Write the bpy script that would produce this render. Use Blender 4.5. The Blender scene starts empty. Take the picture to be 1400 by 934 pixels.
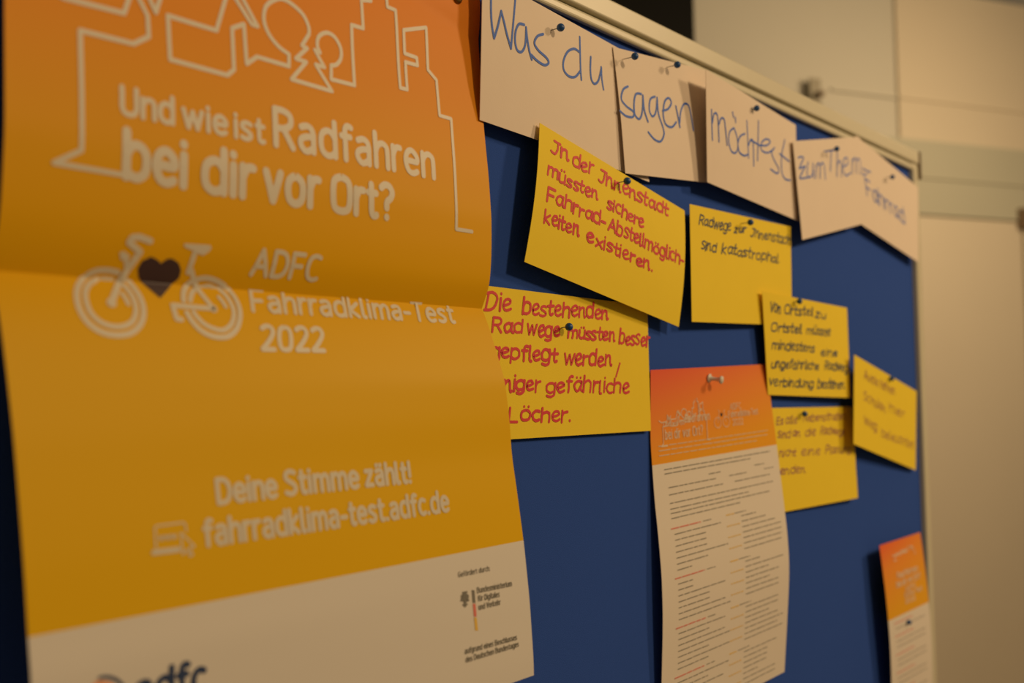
import bpy, math, random
import numpy as np
from mathutils import Matrix, Vector

# ------------------------------------------------------------------ camera
sc = bpy.context.scene
F = 1429.0                                    # focal length for a 1400 px wide frame
dX = np.array([1180.0, 50.0, F]); dX /= np.linalg.norm(dX)
_vx = .0175
V = np.array([_vx, 1.0, -(50 + 1180 * _vx) / F]); V /= np.linalg.norm(V)
Zc = -V
Yc = np.cross(Zc, dX)
R = np.array([dX, Yc, Zc])                    # rows: world axes written in camera axes (x right, y down, z forward)
H0 = 1.52                                     # world height of the poster's fold
CAM = -R @ np.array([-700 / F * .558, -89 / F * .558, .558]) + np.array([0, 0, H0])
cd = bpy.data.cameras.new('camera'); cam = bpy.data.objects.new('camera', cd); sc.collection.objects.link(cam)
cd.sensor_width = 36.0; cd.lens = 36.0 * F / 1400
M3 = Matrix(((R[0][0], -R[0][1], -R[0][2]), (R[1][0], -R[1][1], -R[1][2]), (R[2][0], -R[2][1], -R[2][2])))
cam.matrix_world = Matrix.Translation(Vector(CAM)) @ M3.to_4x4()
cd.clip_start = .02; cd.clip_end = 60
cd.dof.use_dof = True; cd.dof.focus_distance = .91; cd.dof.aperture_fstop = 3.8
sc.camera = cam
sc.view_settings.view_transform = 'Standard'; sc.view_settings.look = 'None'
sc.view_settings.gamma = 1; sc.view_settings.use_curve_mapping = False
sc.view_settings.exposure = 0.0

# ------------------------------------------------------------------ light
WARM = (1.0, .70, .385)
w = bpy.data.worlds.new('room_glow'); sc.world = w; w.use_nodes = True
w.node_tree.nodes['Background'].inputs[0].default_value = (*WARM, 1)
w.node_tree.nodes['Background'].inputs[1].default_value = .13
def area(name, loc, target, size, power, color=WARM):
    l = bpy.data.lights.new(name, 'AREA'); l.shape = 'SQUARE'; l.size = size; l.energy = power; l.color = color
    o = bpy.data.objects.new(name, l); sc.collection.objects.link(o)
    o.location = loc
    o.rotation_euler = (Vector(target) - Vector(loc)).to_track_quat('-Z', 'Y').to_euler()
    return o
area('ceiling_or_fill_light', (2.6, -1.9, H0 + 1.25), (.7, 0, H0), .32, 27)
area('ceiling_or_fill_light', (.85, -2.5, H0 + 1.3), (.6, 0, H0), .28, 27)
area('ceiling_or_fill_light', (2.95, -.32, H0 + .95), (3.4, .75, H0 - .15), .8, 10.5)  # added fill light to brighten the back wall evenly, not a ceiling fixture

# ------------------------------------------------------------------ projection helpers (rays of the lens onto real planes)
def ray(u, v): return R @ np.array([(u - 700) / F, (v - 467) / F, 1.0])
def on_board(u, v, h=0.0):
    d = ray(u, v); return CAM + d * ((-h - CAM[1]) / d[1])
def on_x(u, v, X):
    d = ray(u, v); return CAM + d * ((X - CAM[0]) / d[0])
def proj(P):
    q = R.T @ (P - CAM); return np.array([700 + F * q[0] / q[2], 467 + F * q[1] / q[2]])

# ------------------------------------------------------------------ object helpers
def mesh_obj(name, verts, faces, m, parent=None, smooth=False, uvs=None):
    me = bpy.data.meshes.new(name); me.from_pydata([tuple(map(float, v)) for v in verts], [], faces); me.update()
    if m: me.materials.append(m)
    if smooth: me.polygons.foreach_set('use_smooth', [True] * len(me.polygons))
    if uvs is not None:
        uv = me.uv_layers.new(name='UVMap')
        for l in me.loops: uv.data[l.index].uv = uvs[l.vertex_index]
    o = bpy.data.objects.new(name, me); sc.collection.objects.link(o)
    if parent is not None:
        o.parent = parent
        o.matrix_parent_inverse = parent.matrix_basis.inverted()
    return o
def empty(name, loc, label=None, cat=None, group=None):
    o = bpy.data.objects.new(name, None); sc.collection.objects.link(o)
    o.location = tuple(map(float, loc)); o.empty_display_size = .05
    if label: o['label'] = label
    if cat: o['category'] = cat
    if group: o['group'] = group
    return o
def box(x0, x1, y0, y1, z0, z1):
    vs = [(x, y, z) for x in (x0, x1) for y in (y0, y1) for z in (z0, z1)]
    fs = [(0, 1, 3, 2), (4, 6, 7, 5), (0, 4, 5, 1), (2, 3, 7, 6), (0, 2, 6, 4), (1, 5, 7, 3)]
    return vs, fs
def bevel(o, wd=.0015, seg=2):
    b = o.modifiers.new('Bevel', 'BEVEL'); b.width = wd; b.segments = seg; b.limit_method = 'ANGLE'
    return o
def lathe(profile, axis_o, axis_d, n=20):
    d = Vector(axis_d).normalized(); a = d.orthogonal().normalized(); b = d.cross(a)
    vs, fs = [], []
    for r, z in profile:
        for k in range(n):
            t = 2 * math.pi * k / n
            vs.append(Vector(axis_o) + d * z + (a * math.cos(t) + b * math.sin(t)) * r)
    for i in range(len(profile) - 1):
        for k in range(n):
            k2 = (k + 1) % n
            fs.append((i * n + k, i * n + k2, (i + 1) * n + k2, (i + 1) * n + k))
    fs.append(tuple(range(n))[::-1]); fs.append(tuple((len(profile) - 1) * n + k for k in range(n)))
    return vs, fs

# ------------------------------------------------------------------ materials
def mat(name, col, rough=.6, noise=0, nscale=200, bump=0, bscale=600, spec=.5, metal=0, trans=0, fuzz=0):
    m = bpy.data.materials.new(name); m.use_nodes = True; nt = m.node_tree; b = nt.nodes['Principled BSDF']
    b.inputs['Base Color'].default_value = (*col, 1); b.inputs['Roughness'].default_value = rough
    b.inputs['Specular IOR Level'].default_value = spec; b.inputs['Metallic'].default_value = metal
    if trans: b.inputs['Transmission Weight'].default_value = trans
    if fuzz:
        b.inputs['Sheen Weight'].default_value = fuzz; b.inputs['Sheen Roughness'].default_value = .5
    tc = nt.nodes.new('ShaderNodeTexCoord')
    if noise:
        n = nt.nodes.new('ShaderNodeTexNoise'); n.inputs['Scale'].default_value = nscale; n.inputs['Detail'].default_value = 4
        mx = nt.nodes.new('ShaderNodeMix'); mx.data_type = 'RGBA'; mx.blend_type = 'MIX'
        mx.inputs[6].default_value = (*[c * (1 - noise) for c in col], 1); mx.inputs[7].default_value = (*[min(1, c * (1 + noise)) for c in col], 1)
        nt.links.new(tc.outputs['Object'], n.inputs['Vector']); nt.links.new(n.outputs['Fac'], mx.inputs[0])
        nt.links.new(mx.outputs[2], b.inputs['Base Color'])
    if bump:
        n = nt.nodes.new('ShaderNodeTexNoise'); n.inputs['Scale'].default_value = bscale; n.inputs['Detail'].default_value = 3
        bp = nt.nodes.new('ShaderNodeBump'); bp.inputs['Strength'].default_value = bump; bp.inputs['Distance'].default_value = .001
        nt.links.new(tc.outputs['Object'], n.inputs['Vector']); nt.links.new(n.outputs['Fac'], bp.inputs['Height'])
        nt.links.new(bp.outputs['Normal'], b.inputs['Normal'])
    return m
def print_mat(name, stops, bands, paper, rough, diag=0.0):
    """printed sheet: colour ramp over v (+ diag * u) above the height 'bands', bare paper under it"""
    m = bpy.data.materials.new(name); m.use_nodes = True; nt = m.node_tree; b = nt.nodes['Principled BSDF']
    b.inputs['Roughness'].default_value = rough; b.inputs['Specular IOR Level'].default_value = .14
    uv = nt.nodes.new('ShaderNodeUVMap'); sp = nt.nodes.new('ShaderNodeSeparateXYZ'); nt.links.new(uv.outputs[0], sp.inputs[0])
    ma = nt.nodes.new('ShaderNodeMath'); ma.operation = 'MULTIPLY_ADD'; ma.inputs[1].default_value = diag
    nt.links.new(sp.outputs[0], ma.inputs[0]); nt.links.new(sp.outputs[1], ma.inputs[2])
    cr = nt.nodes.new('ShaderNodeValToRGB'); nt.links.new(ma.outputs[0], cr.inputs[0])
    e = cr.color_ramp.elements
    e[0].position = stops[0][0]; e[0].color = (*stops[0][1], 1); e[1].position = stops[-1][0]; e[1].color = (*stops[-1][1], 1)
    for p, c in stops[1:-1]:
        x = e.new(p); x.color = (*c, 1)
    gt = nt.nodes.new('ShaderNodeMath'); gt.operation = 'GREATER_THAN'; gt.inputs[1].default_value = bands
    nt.links.new(sp.outputs[1], gt.inputs[0])
    mx = nt.nodes.new('ShaderNodeMix'); mx.data_type = 'RGBA'; mx.inputs[6].default_value = (*paper, 1)
    nt.links.new(gt.outputs[0], mx.inputs[0]); nt.links.new(cr.outputs[0], mx.inputs[7]); nt.links.new(mx.outputs[2], b.inputs['Base Color'])
    return m
M = {}
M['felt'] = mat('blue_felt', (.034, .092, .41), .95, .12, 900, .5, 1500, spec=.1)
M['frame'] = mat('cream_aluminium', (.64, .60, .45), .38, .03, 30, spec=.5)
M['frame_dark'] = mat('frame_groove', (.24, .26, .20), .5)
M['corner'] = mat('brown_corner_cap', (.16, .11, .06), .5)
M['card'] = mat('cream_card', (.83, .71, .59), .75, .02, 40, .1, 900, spec=.3)
M['yellow'] = mat('yellow_card', (.91, .68, .032), .7, .02, 40, .1, 900, spec=.3)
M['blue_ink'] = mat('blue_marker_ink', (.035, .14, .60), .6, .1, 300)
M['red_ink'] = mat('red_marker_ink', (.70, .045, .06), .6, .12, 400)
M['dark_ink'] = mat('dark_blue_marker_ink', (.035, .06, .12), .6, .1, 400)
M['faint_ink'] = mat('thin_violet_ink', (.32, .10, .14), .6, .1, 400)
M['white_print'] = mat('pale_print', (.68, .62, .50), .45)
M['flyer_print'] = mat('bright_flyer_print', (.80, .62, .46), .6, spec=.2)
M['black_print'] = mat('grey_print', (.20, .19, .165), .5)
M['navy_print'] = mat('navy_print', (.02, .045, .13), .5)
M['heart'] = mat('dark_heart_print', (.055, .028, .03), .42)
M['red_print'] = mat('red_print', (.75, .20, .16), .5)
M['gold_print'] = mat('gold_print', (.80, .52, .10), .5)
M['orange_print'] = mat('orange_print', (.85, .30, .10), .5)
M['pin_blue'] = mat('blue_pin_plastic', (.012, .08, .28), .4)
M['steel'] = mat('pin_steel', (.45, .42, .38), .35, metal=1)
M['brass'] = mat('pin_brass', (.30, .17, .05), .4, metal=1)
M['clear'] = mat('pale_pin_plastic', (.78, .74, .66), .25)
BANDV = .179
M['poster'] = print_mat('poster_print', [(0, (.78, .47, .003)), (.40, (.78, .45, .003)), (.62, (.78, .39, .005)), (.78, (.80, .30, .015)), (1, (.84, .24, .03))], BANDV, (.74, .70, .64), .48, -.02)
M['flyer'] = print_mat('flyer_print', [(0, (.85, .38, .02)), (.70, (.85, .38, .02)), (.86, (.88, .27, .05)), (1, (.85, .13, .07))], .735, (.80, .73, .64), .5, -.10)
M['flyer_small'] = print_mat('small_flyer_print', [(0, (.85, .42, .02)), (.60, (.85, .42, .02)), (.85, (.88, .30, .04)), (1, (.88, .15, .05))], .60, (.80, .73, .64), .5, -.12)
M['wall'] = mat('olive_cream_wall', (.54, .53, .47), .85, .03, 3, .2, 80)
M['wall_warm'] = mat('warm_cream_plaster', (.62, .56, .45), .85, .03, 3, .2, 80)
M['band'] = mat('grey_green_lintel', (.45, .45, .37), .7, .03, 3)
M['door'] = mat('cream_door', (.64, .58, .47), .5, .03, 3)
M['black'] = mat('black_plastic', (.003, .003, .0025), .6, spec=.1)
M['floor'] = mat('grey_brown_linoleum', (.25, .20, .15), .5, .1, 12)
M['ceil'] = mat('white_ceiling', (.8, .78, .72), .9)

# ------------------------------------------------------------------ setting: back wall, door, floor
AZ = math.radians(-27.2)
WD = np.array([math.cos(AZ), math.sin(AZ), 0]); WN = np.array([math.sin(AZ), -math.cos(AZ), 0])   # along the wall, out of the wall
W0 = CAM + 3.1 * np.array([.771, .636, 0])
def on_wall(u, v, out=0.0):
    d = ray(u, v); P = CAM + d * (((W0 + WN * out - CAM) @ WN) / (d @ WN)); q = P - W0
    return q @ WD, P[2]
def wall_box(a0, a1, o0, o1, z0, z1):
    vs = []
    for a in (a0, a1):
        for o in (o0, o1):
            for z in (z0, z1):
                p = W0 + WD * a + WN * o; vs.append((p[0], p[1], z))
    fs = [(0, 2, 3, 1), (4, 5, 7, 6), (0, 1, 5, 4), (2, 6, 7, 3), (0, 4, 6, 2), (1, 3, 7, 5)]
    return vs, fs
def struct(name, vf, m, parent=None):
    o = mesh_obj(name, vf[0], vf[1], m, parent)
    if parent is None: o['kind'] = 'structure'
    return o
a_corner = on_wall(1224, 90)[0]
a_door, z_lintel = on_wall(1225, 292)
a_hinge = on_wall(1393, 300)[0]
z_soffit = on_wall(1300, 196, .012)[1]
z_rail = on_wall(1250, 137)[1]
z_top = on_wall(1310, 248)[1]
struct('wall_back', wall_box(-3.6, 3.2, -.16, 0, 0, 2.9), M['wall'])
struct('trim_1', wall_box(a_corner, 3.2, .001, .012, z_soffit, 2.9), M['wall_warm'])                       # bulkhead over the door
struct('trim_2', wall_box(a_corner - .16, 3.2, .001, .02, z_lintel, z_soffit - .001), M['band'])        # lintel
bevel(struct('trim_3', wall_box(a_corner - .20, 3.2, .021, .026, z_top - .006, z_top + .006), M['band']), .003)
bevel(struct('trim_4', wall_box(a_corner - .30, a_corner - .001, .001, .010, z_rail - .005, z_rail + .006), M['wall']), .003)
bevel(struct('trim_6', wall_box(a_corner + .001, 3.2, .013, .018, z_rail - .005, z_rail + .006), M['wall_warm']), .002)
dr = struct('door_1', wall_box(a_door, a_hinge - .008, .001, .015, .02, z_lintel - .006), M['door'])
bevel(mesh_obj('door_hinge', *wall_box(a_hinge - .03, a_hinge + .012, .0155, .04, z_lintel - .03, z_lintel + .045), M['corner'], dr), .003)
struct('trim_5', wall_box(a_hinge + .004, 3.2, .001, .02, 0, z_lintel - .002), M['wall_warm'])
fl = struct('floor', ([(-3.5, -3.5, 0), (5.5, -3.5, 0), (5.5, 4.5, 0), (-3.5, 4.5, 0), (-3.5, -3.5, -.1), (5.5, -3.5, -.1), (5.5, 4.5, -.1), (-3.5, 4.5, -.1)],
       [(0, 1, 2, 3), (7, 6, 5, 4), (0, 4, 5, 1), (1, 5, 6, 2), (2, 6, 7, 3), (3, 7, 4, 0)]), M['floor'])
# black wall-mounted screen whose edge shows over the board
aR = on_wall(938, 20)[0]; zB = on_wall(900, 120)[1]
tv = empty('wall_screen', W0 + WD * (aR - .5) + WN * .03 + np.array([0, 0, zB]), 'black screen on the wall behind the pinboard, seen above its top rail', 'screen')
bevel(mesh_obj('casing', *wall_box(aR - 1.1, aR, .001, .05, zB, zB + .72), M['black'], tv), .006)
mesh_obj('display', *wall_box(aR - 1.08, aR - .02, .0505, .052, zB + .02, zB + .70), M['black'], tv)
# dark bracket on the pale wall rail
ab, zb = on_wall(1106, 127)
br = empty('wall_bracket', W0 + WD * ab + np.array([0, 0, zb]), 'small dark bracket on the wall just above the pinboard, at the rail end', 'bracket')
bevel(mesh_obj('plate', *wall_box(ab - .028, ab + .02, .031, .04, zb - .05, zb + .04), mat('bracket_grey', (.28, .26, .2), .5), br), .003)
bevel(mesh_obj('hook', *wall_box(ab - .012, ab + .006, .0405, .075, zb - .03, zb - .012), M['corner'], br), .003)

# ------------------------------------------------------------------ pinboard
XO0, XO1 = -.075, float(on_board(1262, 600)[0])
ZT = float(on_board(1040, 108)[2]); ZB = ZT - 1.20
RW = .031
bd = empty('pinboard', (.6, .01, 0), 'large blue felt pinboard with a pale metal frame', 'pinboard')
mesh_obj('felt_panel', *box(XO0 + .012, XO1 - .010, 0, .016, ZB + .01, ZT - .012), M['felt'], bd)
def rail(name, x0, x1, z0, z1, y0, y1, m=None):
    return bevel(mesh_obj(name, *box(x0, x1, y0, y1, z0, z1), m or M['frame'], bd), .002, 3)
tr = rail('top_rail', XO0, XO1, ZT - .0205, ZT, -.010, .024)
lip = mesh_obj('rail_lip', *box(XO0 + .01, XO1 - .004, -.0075, .0, ZT - .0325, ZT - .0225), M['frame'], tr); bevel(lip, .003, 3)
mesh_obj('rail_groove', *box(XO0 + .01, XO1 - .004, -.003, .0, ZT - .0226, ZT - .0203), M['frame_dark'], tr)
rail('bottom_rail', XO0, XO1, ZB, ZB + .03, -.010, .024)
sr = rail('side_rail', XO1 - .022, XO1, ZB + .031, ZT - .021, -.008, .024)
rail('side_rail', XO0, XO0 + .022, ZB + .031, ZT - .021, -.008, .024)
bevel(mesh_obj('corner_cap', *box(XO1 + .0005, XO1 + .006, -.012, .026, ZT - .045, ZT + .001), M['corner'], bd), .002)
bevel(mesh_obj('corner_cap', *box(XO0 - .006, XO0 - .0005, -.012, .026, ZT - .045, ZT + .001), M['corner'], bd), .002)
for x in (XO0 - .030, XO1 + .007):
    rail('post', x, x + .023, .03, ZT - .06, .002, .024)
    rail('foot', x - .005, x + .028, 0, .029, -.26, .28)

# ------------------------------------------------------------------ sheets of paper
class Sheet:
    def __init__(s, P): s.P = np.array(P); s.n, s.m = s.P.shape[0] - 1, s.P.shape[1] - 1     # P[row from bottom][col from left]
    def at(s, a, b):
        x = min(max(a, -.2), 1.2) * s.m; y = min(max(b, -.2), 1.2) * s.n
        j = min(max(int(math.floor(x)), 0), s.m - 1); i = min(max(int(math.floor(y)), 0), s.n - 1); fx, fy = x - j, y - i
        A, B, C, D = s.P[i, j], s.P[i, j + 1], s.P[i + 1, j], s.P[i + 1, j + 1]
        return A * (1 - fx) * (1 - fy) + B * fx * (1 - fy) + C * (1 - fx) * fy + D * fx * fy
    def nrm(s, a, b):
        du = s.at(min(a + .004, 1), b) - s.at(max(a - .004, 0), b); dv = s.at(a, min(b + .004, 1)) - s.at(a, max(b - .004, 0))
        n = np.cross(du, dv); n /= np.linalg.norm(n)
        return -n if n[1] > 0 else n
    def inv(s, u, v, a=.5, b=.5):
        t = np.array([u, v], float)
        for _ in range(14):
            p = proj(s.at(a, b)); e = t - p
            if abs(e[0]) + abs(e[1]) < .02: break
            k = 1e-3
            J = np.array([(proj(s.at(a + k, b)) - p) / k, (proj(s.at(a, b + k)) - p) / k]).T
            d = np.linalg.solve(J, e); d = np.clip(d, -.4, .4); a += d[0]; b += d[1]
            a = min(max(a, -.18), 1.18); b = min(max(b, -.18), 1.18)
        return a, b
    def build(s, name, m, parent, thick=.0004):
        n, mm = s.n + 1, s.m + 1
        vs, uvs = [], []
        for side in (0, 1):
            for i in range(n):
                for j in range(mm):
                    a, b = j / s.m, i / s.n
                    vs.append(s.P[i, j] - s.nrm(a, b) * thick * side); uvs.append((a, b))
        fs = []; K = n * mm
        idx = lambda i, j: i * mm + j
        for i in range(n - 1):
            for j in range(mm - 1):
                q = (idx(i, j), idx(i, j + 1), idx(i + 1, j + 1), idx(i + 1, j)); fs.append(q); fs.append(tuple(K + k for k in q[::-1]))
        loop = [idx(0, j) for j in range(mm)] + [idx(i, mm - 1) for i in range(1, n)] + [idx(n - 1, j) for j in range(mm - 2, -1, -1)] + [idx(i, 0) for i in range(n - 2, 0, -1)]
        for k in range(len(loop)):
            p, q = loop[k], loop[(k + 1) % len(loop)]; fs.append((q, p, K + p, K + q))
        o = mesh_obj(name, vs, fs, m, parent, True, uvs); me = o.data
        bset = set(loop) | {K + q for q in loop}; pairs = {frozenset((loop[q], loop[(q + 1) % len(loop)])) for q in range(len(loop))}
        pairs |= {frozenset(K + x for x in p) for p in pairs}
        for row in getattr(s, 'creases', ()):
            pairs |= {frozenset((idx(row, j), idx(row, j + 1))) for j in range(mm - 1)}
        for ed in me.edges:
            if frozenset(ed.vertices) in pairs: ed.use_edge_sharp = True
        return o
def quad_sheet(BL, BR, TR, TL, n=18, bulge=None):
    """corners as (u, v, height off the board in cm)"""
    c = [on_board(u, v, h / 100) for u, v, h in (BL, BR, TR, TL)]
    P = []
    for i in range(n + 1):
        row = []
        for j in range(n + 1):
            a, b = j / n, i / n
            p = c[0] * (1 - a) * (1 - b) + c[1] * a * (1 - b) + c[2] * a * b + c[3] * (1 - a) * b
            if bulge: p = p - np.array([0, bulge(a, b) / 100, 0])
            row.append(p)
        P.append(row)
    return Sheet(P)
def edge_sheet(left, right, XL, XR, zs, n=24, breaks=(), hmin=.002, sm=2.0, dent=None):
    """left/right: edge points of the sheet; each edge stays in the plane x = XL / XR and swings off the board"""
    prof = []
    for E_, X in ((left, XL), (right, XR)):
        q = np.array([on_x(u, v, X) for u, v in E_]); o = np.argsort(q[:, 2]); prof.append((q[o, 2] - H0, -q[o, 1]))
    hl = np.interp(zs, *prof[0]); hr = np.interp(zs, *prof[1])
    if dent:                                   # a valley crease across the sheet at height dent[0]
        zf_, depth, wd_ = dent
        for h in (hl, hr):
            if h is hl: h -= depth * np.exp(-np.abs(zs - zf_) / wd_)
    for h in (hl, hr):
        segs = np.split(np.arange(len(zs)), [k + 1 for k in breaks])
        for s_ in segs:
            ids = list(s_)
            if s_[0] > 0: ids = [s_[0] - 1] + ids
            x = h[ids].copy()
            for _ in range(int(60 * sm)):
                x[1:-1] = .25 * x[:-2] + .5 * x[1:-1] + .25 * x[2:]
            h[ids] = x
    P = [[np.array([XL + (XR - XL) * j / n, -max(hmin, hl[i] + (hr[i] - hl[i]) * j / n), H0 + z]) for j in range(n + 1)] for i, z in enumerate(zs)]
    return Sheet(P)

# ------------------------------------------------------------------ ink: ribbons and fills laid on a sheet
class Ink:
    def __init__(s, sheet, eps=.0005): s.sh = sheet; s.eps = eps; s.lay = 1.0; s.v = []; s.f = []
    def p3(s, ab, k=1.0): return s.sh.at(*ab) + s.sh.nrm(*ab) * s.eps * k * s.lay
    def disc(s, ab, r, n=8):
        c = s.p3(ab, 1.12); N = Vector(s.sh.nrm(*ab)); a = N.orthogonal().normalized(); b = N.cross(a); k0 = len(s.v)
        for k in range(n):
            t = 2 * math.pi * k / n; s.v.append(Vector(c) + (a * math.cos(t) + b * math.sin(t)) * r)
        s.f.append(tuple(range(k0, k0 + n)))
    def cap(s, c, N, t, r, n=6):
        sd = N.cross(t); k0 = len(s.v)
        for q in range(n + 1):
            u = math.pi * q / n; s.v.append(c + (sd * math.cos(u) + t * math.sin(u)) * r)
        s.f.append(tuple(range(k0, k0 + n + 1)))
    def ribbon(s, abs_, wd):
        s.lay = s.lay + .21 if s.lay < 1.6 else 1.0
        pts = [abs_[0]]
        for q in abs_[1:]:
            p = pts[-1]; L = np.linalg.norm(s.sh.at(*q) - s.sh.at(*p)); k = max(1, int(L / .006))
            for i in range(1, k + 1): pts.append((p[0] + (q[0] - p[0]) * i / k, p[1] + (q[1] - p[1]) * i / k))
        X = [Vector(s.p3(p)) for p in pts]; N = [Vector(s.sh.nrm(*p)) for p in pts]
        keep = [0] + [i for i in range(1, len(X)) if (X[i] - X[i - 1]).length > 1e-5]
        X = [X[i] for i in keep]; N = [N[i] for i in keep]; pts = [pts[i] for i in keep]
        if len(X) < 2: s.disc(pts[0], wd / 2); return
        if len(X) < 5 or (X[0] - X[-1]).length > wd * .3:
            s.cap(X[0], N[0], (X[0] - X[1]).normalized(), wd / 2); s.cap(X[-1], N[-1], (X[-1] - X[-2]).normalized(), wd / 2)
        prev = None
        for i in range(len(X)):
            t0 = (X[i] - X[i - 1]).normalized() if i else None; t1 = (X[i + 1] - X[i]).normalized() if i + 1 < len(X) else None
            if t0 is not None and t1 is not None and t0.dot(t1) < .75:
                s.disc(pts[i], wd / 2, 10)
                sd = N[i].cross(t0) * wd / 2; a = len(s.v); s.v += [X[i] - sd, X[i] + sd]; s.f.append((prev, prev + 1, a + 1, a))
                sd = N[i].cross(t1) * wd / 2; prev = len(s.v); s.v += [X[i] - sd, X[i] + sd]; continue
            t = ((t0 or t1) + (t1 or t0)).normalized(); sd = N[i].cross(t) * wd / 2; a = len(s.v); s.v += [X[i] - sd, X[i] + sd]
            if prev is not None: s.f.append((prev, prev + 1, a + 1, a))
            prev = a
    def px(s, pts, wd, smooth=False, closed=False):
        pts = [tuple(p) for p in pts]
        if smooth: pts = catmull(pts)
        out = []; g = (.5, .5)
        for p in pts: g = s.sh.inv(p[0], p[1], *g); out.append(g)
        if closed: out.append(out[0])
        s.ribbon(out, wd)
    def fill(s, pts, rows=20, inpx=True):
        if inpx:
            ab = []; g = (.5, .5)
            for p in pts: g = s.sh.inv(p[0], p[1], *g); ab.append(g)
        else: ab = pts
        ys = [p[1] for p in ab]; y0, y1 = min(ys), max(ys)
        def spans(y):
            xs = []
            for k in range(len(ab)):
                (xa, ya), (xb, yb) = ab[k], ab[(k + 1) % len(ab)]
                if (ya <= y) != (yb <= y): xs.append(xa + (xb - xa) * (y - ya) / (yb - ya))
            return sorted(xs)
        L = [y0 + (y1 - y0) * (k + .0) / rows for k in range(rows + 1)]; L[0] += 1e-6; L[-1] -= 1e-6
        for k in range(rows):
            A, B = spans(L[k]), spans(L[k + 1])
            if len(A) != len(B):
                c = spans((L[k] + L[k + 1]) / 2); A = A if len(A) == len(c) else c; B = B if len(B) == len(c) else c
            for q in range(0, min(len(A), len(B)) - 1, 2):
                i = len(s.v); s.v += [s.p3((A[q], L[k])), s.p3((A[q + 1], L[k])), s.p3((B[q + 1], L[k + 1])), s.p3((B[q], L[k + 1]))]; s.f.append((i, i + 1, i + 2, i + 3))
    def text(s, txt, p0, p1, top, wd, hand=None, jit=0.0, upright=False):
        """p0/p1: start and end of the baseline, top: where a capital's top stands over p0"""
        A = np.array(s.sh.inv(*p0)); B = np.array(s.sh.inv(p1[0], p1[1], *A)); T = np.array(s.sh.inv(top[0], top[1], *A))
        if upright: T[0] = A[0]
        G, W = layout(txt, hand)
        for strokes in G:
            ox, oy = random.uniform(-jit, jit) * .5, random.uniform(-jit, jit) * .6; sc_ = 1 + random.uniform(-jit, jit)
            for st in strokes:
                if hand: st = [(x + random.uniform(-.014, .014), y + random.uniform(-.016, .016)) for x, y in st[::2] + ([st[-1]] if len(st) % 2 == 0 else [])] if len(st) > 5 else st
                s.ribbon([tuple(A + (B - A) * ((x + ox * .5) / W) + (T - A) * (y * sc_ + oy)) for x, y in st], wd * (1 + random.uniform(-jit, jit)))
    def build(s, name, m, parent, label=None, stuff=False):
        o = mesh_obj(name, s.v, s.f, m, parent)
        if stuff: o['kind'] = 'stuff'
        if label: o['label'] = label
        return o
def catmull(P, n=5):
    if len(P) < 3: return list(P)
    Q = [P[0]] + list(P) + [P[-1]]; out = []
    for i in range(1, len(Q) - 2):
        a, b, c, d = map(np.array, Q[i - 1:i + 3])
        for k in range(n):
            t = k / n; out.append(tuple(.5 * ((2 * b) + (c - a) * t + (2 * a - 5 * b + 4 * c - d) * t * t + (3 * b - a - 3 * c + d) * t ** 3)))
    out.append(tuple(P[-1])); return out
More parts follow.
